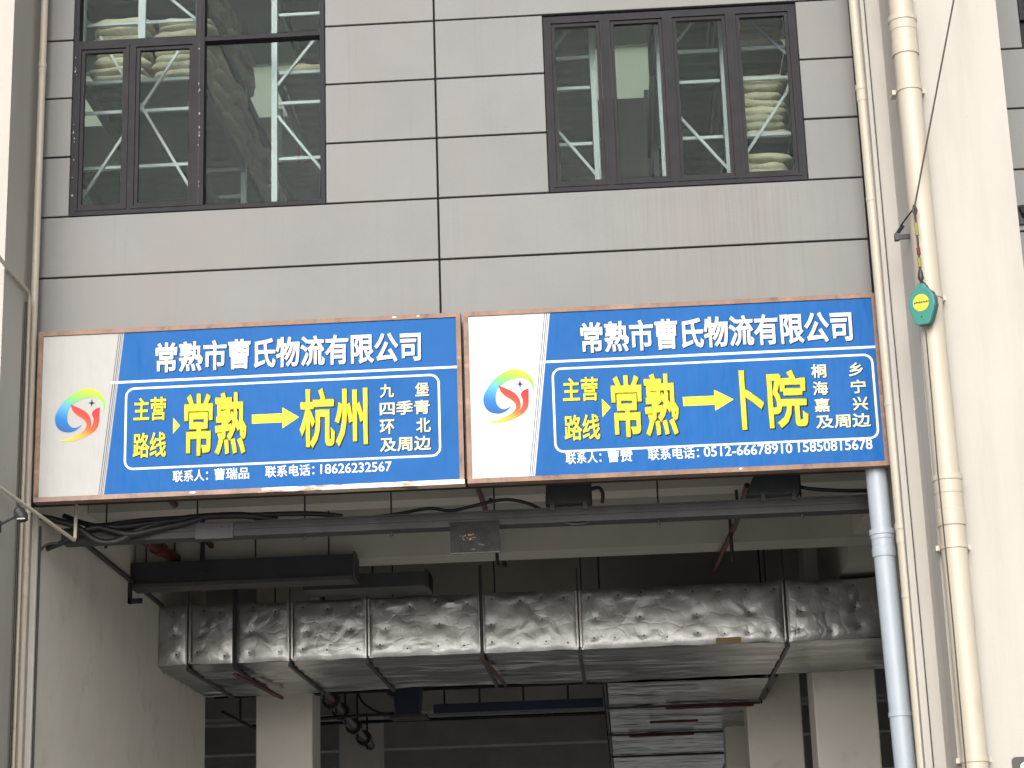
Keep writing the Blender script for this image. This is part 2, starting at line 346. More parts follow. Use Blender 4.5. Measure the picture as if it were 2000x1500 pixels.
# ------------------------------------------------------------------ windows
def ring(x0, x1, z0, z1, w, y0, y1):
    mb = MB(); mb.box(x0, x1, y0, y1, z0, z0+w); mb.box(x0, x1, y0, y1, z1-w, z1); mb.box(x0, x0+w, y0, y1, z0+w, z1-w); mb.box(x1-w, x1, y0, y1, z0+w, z1-w); return mb
def window(x0, x1, z0, z1):
    mb = ring(x0, x1, z0, z1, .045, .004, .13); return mb.build('window', M['frame'], B)
def sash(w, x0, x1, z0, z1):
    s_ = ring(x0, x1, z0, z1, .026, -.004, .06); s_.build('sash', M['frame'], w)
    ring(x0+.028, x1-.028, z0+.028, z1-.028, .034, .012, .055).build('sash_rail', M['frame'], w)
    pane(w, x0+.055, x1-.055, z0+.055, z1-.055, .03)
def pane(w, x0, x1, z0, z1, y=.06):
    MB().box(x0, x1, y, y+.006, z0, z1).build('pane', M['glass'], w)
W1 = window(-3.46, -1.05, 8.305, 11.30)
part('mullion', M['frame'], (-2.285, -2.20, -.002, .12, 8.35, 11.255), parent=W1); part('mullion', M['seal'], (-2.252, -2.240, -.006, -.003, 8.35, 11.25), parent=W1)
part('transom', M['frame'], (-3.415, -2.286, .006, .12, 10.02, 10.085), parent=W1); part('transom', M['frame'], (-2.199, -1.095, .008, .12, 10.02, 10.065), parent=W1)
part('mullion', M['frame'], (-2.925, -2.885, .008, .12, 8.35, 10.02), parent=W1); part('mullion', M['rack'], (-2.88, -2.81, .14, .18, 10.09, 11.25), parent=W1)  # the second upright, in rack paint, is a rack post behind the glass
sash(W1, -3.415, -2.925, 8.35, 10.02); sash(W1, -2.885, -2.285, 8.35, 10.02)
pane(W1, -3.415, -2.285, 10.085, 11.255); pane(W1, -2.20, -1.095, 8.35, 10.02); pane(W1, -2.20, -1.095, 10.065, 11.255)
W2 = window(1.035, 3.41, 8.305, 10.075)
for xm in (1.615, 2.205, 2.80): part('mullion', M['frame'], (xm-.022, xm+.022, .002, .12, 8.35, 10.03), parent=W2)
for a, b in ((1.08, 1.593), (1.637, 2.183), (2.227, 2.778), (2.822, 3.365)): sash(W2, a, b, 8.35, 10.03)
W3 = window(5.49, 8.2, 9.79, 11.59); pane(W3, 5.535, 8.155, 9.84, 11.54)
for xm in (6.1, 6.8, 7.5): part('mullion', M['frame'], (xm-.03, xm+.03, .002, .12, 9.835, 11.545), parent=W3)
# small mortar spatters on the left window frame and sealant rags
mb = MB()
for _ in range(26):
    x = random.choice((-3.44, -2.24, -2.25, -3.43)); z = random.uniform(8.4, 10); s_ = random.uniform(.004, .010); mb.box(x-s_*.5, x+s_*.5, -.011, -.007, z, z+s_*random.uniform(1, 2.6))
mb.build('mortar_spatter', M['white'], W1)['kind'] = 'stuff'

# ------------------------------------------------------------------ storage racks and sacks on the upper floor
LV = (8.05, 8.95, 9.90, 10.78)
def corrugated(x0, x1, y0, y1, z):
    mb = MB(); n = int((y1-y0)/.06); vs = []
    for k in range(n+1):
        y = y0+(y1-y0)*k/n; zz = z+(.022 if (k//2) % 2 else 0); mb.v += [(x0, y, zz), (x1, y, zz), (x0, y, zz+.01), (x1, y, zz+.01)]
    for k in range(n):
        a = 4*k; mb.f += [(a, a+4, a+5, a+1), (a+2, a+3, a+7, a+6), (a, a+2, a+6, a+4), (a+1, a+5, a+7, a+3)]
    return mb
def rack(label, x0, x1, braces, levels=LV, ys=(.5, 2.9, 5.3)):
    r = thing('storage_rack', label, 'rack', ((x0+x1)/2, .5, 7.62), 'storage racks behind the windows'); cx, cy, cz = r.location
    def bld(mb, n, m): mb.v = [(a-cx, b-cy, c-cz) for a, b, c in mb.v]; return mb.build(n, m, r)
    for y in ys:
        for x in (x0, x1): bld(MB().box(x-.028, x+.028, y-.03, y+.03, 7.62, 11.6), 'post', M['rack'])
        for z in (8.40, 8.98, 9.56, 9.88, 10.5, 11.2): bld(MB().bar((x0+.04, y+.02, z), (x1-.04, y+.02, z), .024, .03, (0, 0, 1)), 'rail', M['rack'])
        for a, b in braces if y == ys[0] else ():
            bld(MB().bar((a[0], y-.012, a[1]), (b[0], y-.012, b[1]), .026, .02), 'brace', M['rack'])
    for z in levels:
        for x in (x0, x1): bld(MB().box(x-.02, x+.02, ys[0]+.04, ys[-1]-.04, z-.08, z+.034), 'beam', M['deck'])
        bld(corrugated(x0+.03, x1-.03, ys[0]+.05, ys[-1]-.05, z), 'deck', M['deck'])
    return r
rack('white steel rack behind the left part of the tall left window', -3.52, -2.36, (((-3.34, 10.36), (-2.44, 8.74)), ((-3.48, 8.66), (-2.52, 10.22)), ((-3.48, 11.5), (-2.40, 10.5))))
rack('white steel rack behind the right edge of the tall left window', -1.61, -.52, (((-1.58, 9.74), (-.60, 11.0)), ((-1.58, 9.42), (-.60, 8.08))))
rack('white steel rack in the leftmost pane of the right window', .36, 1.49, (((1.46, 10.42), (.40, 9.02)), ((1.47, 8.65), (.40, 10.1))))
rack('white steel rack in the third pane of the right window', 2.13, 2.74, (((2.28, 9.94), (2.70, 10.46)), ((2.17, 9.36), (2.72, 8.64))))
rack('white steel rack holding beige sacks in the rightmost pane', 2.80, 3.38, (((2.84, 10.36), (3.35, 9.79)), ((2.84, 8.69), (3.35, 9.42))))

def sackmesh(seed, w, d, h):
    random.seed(seed); mb = MB(); nu, nv = 20, 9
    for j in range(nv):
        v = -1+2*j/(nv-1); ph = v*math.pi/2
        for i in range(nu):
            a = 2*math.pi*i/nu; c, s_ = math.cos(a), math.sin(a)
            ex = lambda q, e: math.copysign(abs(q)**e, q)
            cr = max(math.cos(ph), 0)**.45
            x, y, z = w/2*ex(c, .45)*cr, d/2*ex(s_, .45)*cr, h/2*ex(math.sin(ph), .9)*(1-.35*(abs(c)**6))
            n_ = noise.noise(Vector((x*7+seed, y*7, z*11)))*.028 + noise.noise(Vector((x*17, y*17+seed, z*9)))*.012
            mb.v.append((x*(1+n_*.6), y*(1+n_*.6), z+n_*.75+h/2))
    for j in range(nv-1):
        for i in range(nu): a, b = j*nu+i, j*nu+(i+1) % nu; mb.f.append((a, b, b+nu, a+nu))
    mb.f.append(tuple(reversed(range(nu)))); mb.f.append(tuple((nv-1)*nu+i for i in range(nu)))
    me = bpy.data.meshes.new('sack'); me.from_pydata(mb.v, [], mb.f); me.materials.append(M['sack'])
    me.polygons.foreach_set('use_smooth', [True]*len(me.polygons)); return me
SK = [sackmesh(k, .58, .52, .11) for k in range(4)]; random.seed(21)
ORD = ('lowest', 'second', 'third', 'fourth', 'fifth', 'sixth', 'seventh', 'eighth', 'ninth'); ROW = ('front', 'second', 'third', 'fourth', 'fifth', 'sixth', 'seventh', 'eighth')
def sackpile(x0, x1, z, layers, ys, label, group, over=0.):
    n = max(1, round((x1-x0)/.56)); wx = (x1-x0)/n
    for yi in ys:
        top = layers-random.choice((0, 0, 1))
        for l in range(top):
            for k in range(n):
                if yi != ys[0] and k < n-1: continue
                o = link('sack', random.choice(SK), None, None, (x0+wx*(k+.5)+random.uniform(-.03, .03)+(over*random.uniform(.2, 1) if k == n-1 else 0), yi+random.uniform(-.03, .03), z+.033+l*.082))
                o.scale = (wx/.56*random.uniform(.98, 1.06), 1, random.uniform(.95, 1.05)); o.rotation_euler = (random.uniform(-.03, .03), random.uniform(-.04, .04), random.uniform(-.1, .1)+random.choice((0, math.pi)))
                tag(o, '%s beige sack up in the %s pile%s, %s' % (ORD[l], ROW[ys.index(yi)], '' if n == 1 else (' on the left' if k == 0 else ' on the right'), label), 'sack', group)
DY = [.86+.53*k for k in range(8)]
sackpile(-3.46, -2.36, 9.90, 8, DY, 'middle deck, left window', 'sacks in the left window', .10)
sackpile(-3.46, -2.36, 10.78, 6, DY[:5], 'top deck, left window', 'sacks on the top deck, left window', .10)
sackpile(-1.55, -.56, 9.90, 5, DY[1:6], 'right rack, left window', 'sacks at the right of the left window')
sackpile(2.84, 3.34, 8.05, 9, DY[:2], 'low deck, rightmost pane', 'low sacks in the right window')
sackpile(2.84, 3.34, 8.95, 9, DY[:3], 'middle deck, rightmost pane', 'middle sacks in the right window')
sackpile(2.84, 3.34, 9.90, 8, DY[:4], 'upper deck, rightmost pane', 'upper sacks in the right window')
o = MB().plate([(-1.78, 9.62), (-1.66, 9.60), (-1.71, 9.98)], 2.6, 2.615).build('pennant', M['webred']); tag(o, 'small red pennant hanging beside the rack in the left window', 'pennant')

# ------------------------------------------------------------------ signboards
def text_mesh(body, bold):
    cu = bpy.data.curves.new('t', 'FONT'); cu.body = body; cu.bevel_depth = bold; cu.bevel_resolution = 0; cu.resolution_u = 3; cu.fill_mode = 'BOTH'
    ob = bpy.data.objects.new('t', cu); COL.objects.link(ob); dg = bpy.context.evaluated_depsgraph_get()
    me = bpy.data.meshes.new_from_object(ob.evaluated_get(dg)); bpy.data.objects.remove(ob); bpy.data.curves.remove(cu); return me
def lettering(par, body, box, y, m, bold=.028, shadow=True, name='lettering'):
    me = text_mesh(body, bold); V = me.vertices
    xs = [v.co.x for v in V]; ys = [v.co.y for v in V]; a, b, c, d = min(xs), max(xs), min(ys), max(ys)
    x0, z0, x1, z1 = box
    for v in V:
        X_, Y_ = v.co.x, v.co.y
        v.co = (x0+(X_-a)/(b-a)*(x1-x0), -v.co.z*.01, z0+(Y_-c)/(d-c)*(z1-z0))
    me.materials.clear(); o = link(name, me, m, par, (0, y, 0))
    if shadow:
        m2 = me.copy(); m2.materials.clear(); link('letter_shadow', m2, M['inkdark'], o, (.006, .0012, -.004))
    return o
def rrect(x0, x1, z0, z1, r, n=6):
    out = []
    for cx, cz, a0 in ((x1-r, z0+r, -90), (x1-r, z1-r, 0), (x0+r, z1-r, 90), (x0+r, z0+r, 180)):
        for k in range(n+1): a = R(a0+90*k/n); out.append((cx+r*math.cos(a), cz+r*math.sin(a)))
    return out
def curve2(pts, n=5):
    return [(p.x, p.z) for p in smoothpath([(x, 0, z) for x, z in pts], n)]
def emblem_full(par, cx, cz, y):
    k = .000415
    T = lambda u, v: ((u-690)*k-(v-770)*k*.03, -((v-770)+(u-690)*.045)*k)
    def cv(P, n=4): return curve2([T(u, v) for u, v in P], n)
    outer = cv([(1195, 745), (1225, 600), (1200, 420), (1060, 250), (850, 175), (640, 225), (420, 370), (250, 570), (150, 800), (165, 980), (260, 1110), (430, 1165), (600, 1130), (770, 985)])
    inner = cv([(1195, 745), (1200, 620), (1160, 500), (1070, 410), (940, 375), (780, 400), (640, 460), (520, 540), (440, 640), (410, 800), (430, 940), (510, 1045), (620, 1060), (770, 985)])
    e = MB().strip(outer, inner, 0).build('emblem', M['swoosh'], par, loc=(cx, y, cz))
    wa = cv([(470, 540), (640, 615), (800, 700), (900, 810), (940, 930), (940, 1040), (905, 1090), (860, 1180), (740, 1270), (600, 1350), (380, 1375)])
    wb = cv([(470, 540), (520, 680), (620, 780), (750, 860), (830, 950), (840, 1040), (800, 1110), (720, 1180), (600, 1240), (460, 1300), (250, 1360)])
    MB().strip(wa, wb, 0).build('left_wing', M['wing'], e)
    ra = cv([(1115, 610), (1010, 650), (945, 740), (985, 850), (985, 950), (955, 1040), (900, 1110), (820, 1200), (700, 1290), (560, 1360)])
    rb = cv([(1115, 610), (1115, 720), (1115, 860), (1110, 960), (1080, 1060), (1010, 1150), (930, 1210), (840, 1260), (720, 1310), (560, 1360)])
    MB().strip(ra, rb, -.0006).build('right_wing', M['wing'], e)
    st_ = [T(930+(80 if i % 2 == 0 else 26)*math.sin(i*math.pi/4), 510-(92 if i % 2 == 0 else 26)*math.cos(i*math.pi/4)) for i in range(8)]
    MB().flat(list(reversed(st_)), 0).build('star', M['inkdark'], e)
    return e

def signboard(name_label, x0, x1, wt, wb, white_m, texts, emb, brd, line_z, arrow, tri, lower_peel, mountx):
    z0, z1, Y = 5.575, 7.072, -.20
    s_ = thing('signboard', name_label, 'signboard', (0, 0, 0))
    MB().box(x0, x1, Y, -.12, z0, z1).build('face', white_m, s_)
    f = .042
    for a in ((x0-f, x1+f, z1, z1+f), (x0-f, x1+f, z0-f, z0), (x0-f, x0, z0, z1), (x1, x1+f, z0, z1)):
        MB().box(a[0], a[1], Y-.014, -.08, a[2], a[3]).build('frame_bar', M['peelbar'] if a[2] < z0 and x0 < 0 else M['rust'], s_)
    # stand-off brackets back to the wall
    for x in mountx:
        for z in (z0+.15, z1-.12): MB().box(x-.02, x+.02, -.119, .004, z, z+.04).build('bracket', M['darkmetal'], s_)
    sl_ = (wt-wb)/(z1-z0); e_ = .05
    MB().flat([(wb+e_, z0), (x1, z0), (x1, z1), (wt+e_, z1)], Y-.0012).build('blue_field', M['blue'], s_)
    for q, w_, m_ in ((.000, .006, 'inkline'), (.0185, .006, 'inkline'), (.034, .004, 'inkline')):
        MB().flat([(wb+q, z0), (wb+q+w_, z0), (wt+q+w_, z1), (wt+q, z1)], Y-.0016).build('stripe', M[m_], s_)
    xl = wb+(line_z-z0)*sl_-.015
    MB().flat([(xl, line_z-.011), (x1, line_z-.011), (x1, line_z+.011), (xl, line_z+.011)], Y-.0024).build('divider_line', M['inkwhite'], s_)
    bo = rrect(*brd, .085); bi = rrect(brd[0]+.020, brd[1]-.020, brd[2]+.020, brd[3]-.020, .065)
    MB().strip(bo, bi, Y-.0024, True).build('border', M['inkcream'], s_)
    tx = []
    for body, bx, m_, bold in texts:
        if '\u3000' in body:
            w_ = .29*(bx[2]-bx[0]); tx += [(body[0], (bx[0], bx[1], bx[0]+w_, bx[3]), m_, bold), (body[-1], (bx[2]-w_, bx[1], bx[2], bx[3]), m_, bold)]
        else: tx.append((body, bx, m_, bold))
    for body, bx, m_, bold in tx: lettering(s_, body, bx, Y-.0034, M[m_], bold, shadow=bx[3]-bx[1] > .12)
    ax0, ax1, az, ah, aw = arrow
    MB().flat([(ax0, az-ah), (ax1-aw, az-ah), (ax1-aw, az-ah*2.3), (ax1, az), (ax1-aw, az+ah*2.3), (ax1-aw, az+ah), (ax0, az+ah)], Y-.0034).build('arrow', M['inkyellow'], s_)
    MB().flat([(tri[0], tri[2]), (tri[1], (tri[2]+tri[3])/2), (tri[0], tri[3])], Y-.0034).build('triangle_mark', M['inkyellow'], s_)
    emblem_full(s_, emb[0], emb[1], Y-.003)
    # torn film flakes stuck on the frame
    for (xa, w_, h_, dz) in lower_peel:
        mb = MB(); n = 9; top = []; bot = []
        for i in range(n): 
            u = i/(n-1); top.append((xa+w_*u, dz+h_*(.5+.5*math.sin(u*math.pi)*random.uniform(.6, 1)))); bot.append((xa+w_*u, dz-h_*.5*math.sin(u*math.pi)*random.uniform(.2, 1)))
        mb.strip(top, bot, Y-.017); o = mb.build('torn_film', M['peel'], s_)
    return s_
IW, IY, IC = 'inkwhite', 'inkyellow', 'inkcream'
T1 = [('常熟市曹氏物流有限公司', (-2.576, 6.672, -.166, 6.966), IW, .034),
      ('主营', (-2.765, 6.235, -2.470, 6.455), IY, .026), ('路线', (-2.765, 5.895, -2.465, 6.130), IY, .026),
      ('常熟', (-2.306, 5.885, -1.742, 6.475), IY, .034), ('杭州', (-1.268, 5.905, -.653, 6.470), IY, .034),
      ('九\u3000堡', (-.545, 6.350, -.100, 6.478), IC, .026), ('四季青', (-.548, 6.184, -.098, 6.316), IC, .026), ('环\u3000北', (-.550, 6.016, -.094, 6.150), IC, .026), ('及周边', (-.551, 5.850, -.092, 5.986), IC, .026),
      ('联系人：', (-2.403, 5.660, -2.085, 5.768), IW, .02), ('曹瑞品', (-2.03, 5.664, -1.717, 5.772), IW, .02), ('联系电话：', (-1.575, 5.666, -1.135, 5.774), IW, .02), ('18626232567', (-1.082, 5.676, -.448, 5.768), IW, .018)]
signboard('blue and white signboard on the left, its route ending at 杭州', -3.606, .152, -2.915, -3.067, M['banner_shaded'], T1, (-3.25, 6.322), (-2.845, -.006, 5.790, 6.553), 6.607,
          (-1.695, -1.270, 6.208, .042, .15), (-2.405, -2.342, 6.105, 6.255), [(-2.25, .06, .016, 5.555), (-.42, .035, .014, 7.092), (-.2, .025, .012, 7.092)], (-3.3, -2.2, -1.1, .05))
T2 = [('常熟市曹氏物流有限公司', (1.265, 6.672, 3.682, 6.969), IW, .034),
      ('主营', (1.088, 6.235, 1.402, 6.458), IY, .026), ('路线', (1.088, 5.880, 1.404, 6.117), IY, .026),
      ('常熟', (1.513, 5.882, 2.106, 6.466), IY, .034), ('卜', (2.650, 5.905, 2.862, 6.455), IY, .03), ('院', (2.890, 5.900, 3.240, 6.440), IY, .034),
      ('桐\u3000乡', (3.289, 6.352, 3.748, 6.480), IC, .026), ('海\u3000宁', (3.291, 6.195, 3.760, 6.322), IC, .026), ('嘉\u3000兴', (3.293, 6.040, 3.768, 6.166), IC, .026), ('及周边', (3.297, 5.886, 3.779, 6.014), IC, .026),
      ('联系人：', (1.089, 5.668, 1.405, 5.776), IW, .02), ('曹赞', (1.46, 5.668, 1.679, 5.777), IW, .02), ('联系电话：', (1.813, 5.670, 2.262, 5.779), IW, .02), ('0512-66678910', (2.302, 5.680, 3.077, 5.774), IW, .018), ('15850815678', (3.125, 5.684, 3.774, 5.782), IW, .018)]
signboard('blue and white signboard on the right, its route ending at 卜院', .262, 3.868, .950, .765, M['banner'], T2, (.607, 6.318), (.994, 3.842, 5.776, 6.556), 6.615,
          (2.146, 2.594, 6.192, .042, .17), (1.431, 1.506, 6.084, 6.252), [(2.6, .03, .014, 5.555)], (.33, 1.6, 2.7, 3.8))

# ------------------------------------------------------------------ downpipes
def downpipe(label, a, b, r, m, collars, straps, seg=28):
    d = thing('downpipe', label, 'pipe', (b[0], b[1], b[2])); A, Bv = Vector(a), Vector(b); ax = (A-Bv)
    def P(z): return ax*((z-b[2])/(a[2]-b[2]))
    MB().tube([P(b[2]), P(a[2])], r, seg).build('pipe', m, d, True)
    for z, ln in collars:
        zs = [(-ln/2, r*1.0), (-ln/2, r*1.10), (-ln/2+.02, r*1.12), (-ln*.2, r*1.12), (-ln*.2+.01, r*1.07), (ln*.12, r*1.07), (ln*.12+.01, r*1.12), (ln/2-.05, r*1.13), (ln/2-.045, r*1.21), (ln/2, r*1.21), (ln/2, r*.99)]
        MB().tube([P(z+q) for q, _ in zs], [w for _, w in zs], seg).build('coupling', m, d, True)
    for z, back in straps:
        MB().tube([P(z-.02), P(z-.019), P(z+.019), P(z+.02)], [r*1.0, r*1.09, r*1.09, r*1.0], seg).build('strap', m, d, True)
        p = P(z)
        for q in () if not back else (-1.15, 1.15): MB().box(p.x+r*q-r*.2, p.x+r*q+r*.2, p.y+r*.3, p.y+back, z-b[2]-.02, z-b[2]+.02).build('strap_lug', m, d)
    return d
downpipe('thick cream downpipe fixed to the front of the right pier', (4.165, -1.24, 14.0), (4.245, -1.24, .0), .104, M['cream'], [(9.10, .36), (4.98, .42), (1.0, .4)], [(8.60, .15), (6.72, .15), (4.60, .15), (2.9, .15)])
downpipe('thin cream downpipe beside the right end of the signs', (3.895, -.34, 14.0), (3.965, -.34, .0), .046, M['cream'], [(8.98, .16), (4.90, .17), (1.1, .16)], [(7.95, 0), (6.05, 0), (4.36, 0), (2.4, 0)])
downpipe('pale blue plastic downpipe below the right end of the signs', (3.80, -.03, 5.95), (3.90, -.03, .0), .092, M['bluepvc'], [(4.88, .24), (1.2, .24)], [(3.4, 0)])
downpipe('slim cream downpipe in the corner of the left pier', (-3.715, -.15, 14.0), (-3.722, -.15, .0), .034, M['cream'], [(9.75, .10), (4.83, .26), (2.0, .12)], [(6.6, 0), (3.9, 0)], 26)
def pipething(name, label, cat, pts, r, m, smooth=0, seg=10, group=None):
    p = smoothpath(pts, smooth) if smooth else pts
    return tag(MB().tube(p, r, seg).build(name, m, None, True), label, cat, group)
pipething('cable', 'thin dark cable clipped to the right pier beside the thin downpipe', 'cable', [(3.975, -.525, 14), (3.985, -.52, 9.5), (3.99, -.525, 7), (4.01, -.52, 4), (4.02, -.52, 0)], .005, M['steelrope'])
pipething('conduit', 'white conduit bending down the left pier above the signs', 'conduit', [(-3.70, -1.7, 7.50), (-3.71, -1.05, 7.46), (-3.715, -.36, 7.455), (-3.716, -.31, 7.40), (-3.716, -.31, 0.0)], .017, M['cream'])
pipething('conduit', 'thin dark conduit running up the left pier beside the white one', 'conduit', [(-3.722, -.385, 0), (-3.722, -.385, 7.35)], .010, M['steelrope'])
pipething('conduit', 'white bar sloping past the lower left corner of the signs', 'conduit', [(-3.80, -1.30, 5.56), (-3.72, -1.02, 5.505), (-3.395, .245, 5.27), (-3.39, .25, 5.29), (-3.385, .25, 5.70)], .017, M['cream'])
pipething('wall_rail', 'grey rail running inward along the left bay wall to the duct', 'rail', [(-3.71, 1.80, 5.555), (-3.71, 5.17, 5.49)], .026, M['darkmetal'])
tag(MB().box(-3.75, -3.60, 3.72, 3.78, 5.28, 5.33).box(-3.75, -3.72, 3.72, 3.80, 5.28, 5.50).build('wall_bracket', M['darkmetal']), 'small dark angle bracket under the rail on the left bay wall', 'bracket')
pipething('conduit', 'pale thin conduit curving down the front edge of the left bay wall', 'conduit', [(-3.58, .5, 5.30), (-3.68, .42, 5.28), (-3.735, .36, 5.20), (-3.737, .34, 5.0), (-3.737, .34, .02)], .012, M['greymetal'], 5)

# small lamp on the left pier
l = thing('wall_lamp', 'small black lamp on an arm at the left pier', 'lamp', (-3.74, -1.03, 5.15))
MB().box(-.02, .06, -.03, .03, -.05, .05).build('base', M['black'], l)
MB().tube([(.02, -.0, 0), (.12, -.02, .04), (.21, -.02, .08)], .012, 8).build('arm', M['black'], l, True)
MB().tube([(.19, -.02, .135), (.22, -.03, .12), (.255, -.035, .07), (.265, -.036, .03)], [.02, .05, .052, .04], 14).build('head', M['black'], l, True)
MB().box(.225, .295, -.088, -.083, .036, .046).build('lens_strip', M['white'], l)

# ------------------------------------------------------------------ cable with fall arrester on the right pier
br = thing('cable_anchor', 'dark hook bracket on the right pier holding the steel cable', 'bracket', (4.12, -1.06, 7.33))
MB().box(-.10, 0, -.012, .012, -.02, .02).box(-.13, -.09, -.03, .03, -.03, .03).build('arm', M['darkmetal'], br); MB().tube([(-.11, 0, .02), (-.09, -.03, .05), (-.06, -.06, .08)], .018, 8).build('shackle', M['darkmetal'], br, True)
ar = thing('cable_anchor', 'steel arm at the top of the right pier holding the upper cable end', 'bracket', (4.95, -1.1, 10.6)); MB().box(-.04, .04, -.55, 0, -.03, .03).build('arm', M['darkmetal'], ar)
pipething('steel_cable', 'thin dark steel cable strung up across the right pier', 'cable', [(4.04, -1.12, 7.41), (4.12, -1.42, 7.46), (4.93, -1.62, 10.58)], .0075, M['steelrope'])
cl = tag(MB().tube([(5.31, -.03, 7.92), (5.33, -.06, 7.86), (5.36, -.02, 7.80)], .03, 8).box(5.28, 5.36, -.03, -.0, 7.76, 7.94).build('cable_clamp', M['black']), 'black clamp on the grey cladding right of the pier', 'clamp')
ln = thing('lanyard', 'knotted lanyard with red and yellow bands under the steel cable', 'lanyard', (4.12, -1.42, 7.46))
MB().tube([(0, 0, .02), (-.012, 0, -.03), (0, 0, -.09), (.014, 0, -.03), (0, 0, .02)], .012, 8).build('carabiner', M['steelrope'], ln, True)
MB().tube([(0, 0, -.08), (.002, 0, -.3), (.0, 0, -.56)], .010, 8).build('cord', M['steelrope'], ln, True)
for za, zb, m_ in ((-.14, -.25, 'webyel'), (-.36, -.42, 'webred'), (-.45, -.53, 'webyel')): MB().tube([(0, 0, za), (.002, 0, zb)], .016, 8).build('band', M[m_], ln, True)
MB().tube([(0, 0, -.54), (0, 0, -.58), (0, 0, -.63), (0, 0, -.66)], [.010, .022, .026, .008], 10).build('hook', M['steelrope'], ln, True)
fa = thing('fall_arrester', 'teal fall arrester with a round yellow sticker hanging at the right pier', 'fall arrester', (4.12, -1.42, 6.60)); fa.scale = (.93, .93, .93); fa.rotation_euler = (R(3), R(4), R(-34))
ol = [(-.045, .155), (-.095, .115), (-.122, .055), (-.125, -.01), (-.105, -.075), (-.07, -.165), (-.045, -.185), (.055, -.185), (.075, -.165), (.108, -.075), (.127, -.01), (.122, .055), (.095, .115), (.045, .155), (.03, .19), (-.03, .19)]
MB().plate(list(reversed(ol))[::-1], -.045, -.01).build('front_shell', M['teal'], fa); MB().plate(ol, -.0095, .05).build('rear_shell', M['tealdark'], fa)
for ob_ in fa.children:
    bv = ob_.modifiers.new('bevel', 'BEVEL'); bv.width = .008; bv.segments = 2
cir = [(.078*math.cos(a*math.pi/14)-.0, .078*math.sin(a*math.pi/14)+.015) for a in range(28)]
MB().plate(cir, -.047, -.0455).build('sticker', M['yellow'], fa); 
mb = MB()
for k, x in enumerate([-.066+.0165*i for i in range(9)]): mb.box(x, x+.0115, -.0485, -.0475, .008+(k % 3)*.002, .022+(k % 2)*.004)
mb.build('sticker_print', M['inkdark'], fa); MB().tube([(0, -.047, -.115), (0, -.044, -.115)], .009, 10).build('screw', M['tealdark'], fa)
MB().tube([(0, .0, .19), (0, .0, .205), (0, 0, .215)], [.035, .02, .012], 12).build('eye', M['steelrope'], fa, True)
pipething('steel_cable', 'thin dark line hanging down from the teal fall arrester', 'cable', [(4.12, -1.42, 6.42), (4.12, -1.42, 5.8), (4.115, -1.42, 5.2), (4.125, -1.42, 4), (4.12, -1.42, 1.0)], .006, M['steelrope'])
# dark plate low on the right pier
pl = thing('wall_plate', 'dark grey plate with a pale ring mark, cut off by the lower right corner', 'sign', (4.90, -1.105, 2.60))
MB().plate(rrect(-.36, .14, -.32, .32, .03), -.02, .004).build('plate', M['greymetal'], pl)
oa = [(.062*math.cos(a*math.pi/12)-.24, .038*math.sin(a*math.pi/12)+.245) for a in range(24)]; ob2 = [(.032*math.cos(a*math.pi/12)-.24, .014*math.sin(a*math.pi/12)+.24) for a in range(24)]
MB().strip(oa, ob2, -.022, True).build('ring_mark', M['inkwhite'], pl)

# ------------------------------------------------------------------ under the signs: tray, lamps, cables
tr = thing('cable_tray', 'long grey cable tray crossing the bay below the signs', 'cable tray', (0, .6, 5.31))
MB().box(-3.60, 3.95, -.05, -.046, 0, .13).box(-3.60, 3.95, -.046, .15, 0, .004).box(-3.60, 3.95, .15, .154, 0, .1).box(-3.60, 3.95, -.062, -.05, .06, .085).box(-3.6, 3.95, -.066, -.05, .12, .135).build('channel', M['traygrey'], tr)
for x in (-3.2, -2.35, -1.35, -.55, .40, 1.90, 3.2): MB().tube([(x, .02, .0), (x, .02, .55)], .008, 8).build('hanger_rod', M['darkmetal'], tr); MB().tube([(x, .02, -.05), (x, .02, -.01)], .014, 8).build('hanger_rod', M['darkmetal'], tr)
MB().box(-2.35, -2.0, -.07, -.062, -.02, .12).build('splice_plate', M['greymetal'], tr)
for i, x in enumerate((-2.31, -2.25, -2.10, -2.04)): MB().tube([(x, -.078, .09), (x, -.07, .09)], .012, 8).build('bolt', M['darkmetal'], tr)
def flood(label, x, w, skew):
    f = thing('flood_lamp', label, 'lamp', (x, .58, 5.475), 'grey lamp boxes on the cable tray')
    MB().plate([(-w/2-skew, 0), (w/2, 0), (w/2, .25), (-w/2+.02, .25)], -.05, .12).build('housing', M['tank'], f)
    for ob_ in f.children: ob_.modifiers.new('bevel', 'BEVEL').width = .012
    for q in (-1, 1): MB().box(q*w*.35-.02, q*w*.35+.02, -.07, -.052, -.06, .06).build('bracket', M['darkmetal'], f)
    return f
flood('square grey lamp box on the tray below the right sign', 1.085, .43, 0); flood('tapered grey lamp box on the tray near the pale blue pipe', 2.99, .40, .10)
pipething('cable', 'black cable loop from the square lamp box', 'cable', [(1.30, .60, 5.62), (1.37, .58, 5.62), (1.40, .58, 5.56), (1.39, .6, 5.48)], .017, M['black'], 5)
pipething('cable', 'black cable from the tapered lamp box to the pale blue pipe', 'cable', [(3.19, .62, 5.56), (3.3, .6, 5.53), (3.6, .6, 5.50), (3.95, .62, 5.49)], .018, M['black'], 5)
pipething('cable', 'black cable arching over the tray left of the square lamp box', 'cable', [(-.9, .66, 5.44), (-.5, .64, 5.47), (-.2, .6, 5.50), (.0, .6, 5.47), (.2, .58, 5.50), (.5, .57, 5.545), (.72, .58, 5.50), (.86, .62, 5.43)], .016, M['black'], 6)
pipething('cable', 'black cable sagging under the tray below the square lamp box', 'cable', [(.95, .66, 5.36), (1.03, .58, 5.31), (1.16, .56, 5.283), (1.28, .58, 5.31), (1.36, .66, 5.36)], .016, M['black'], 6)
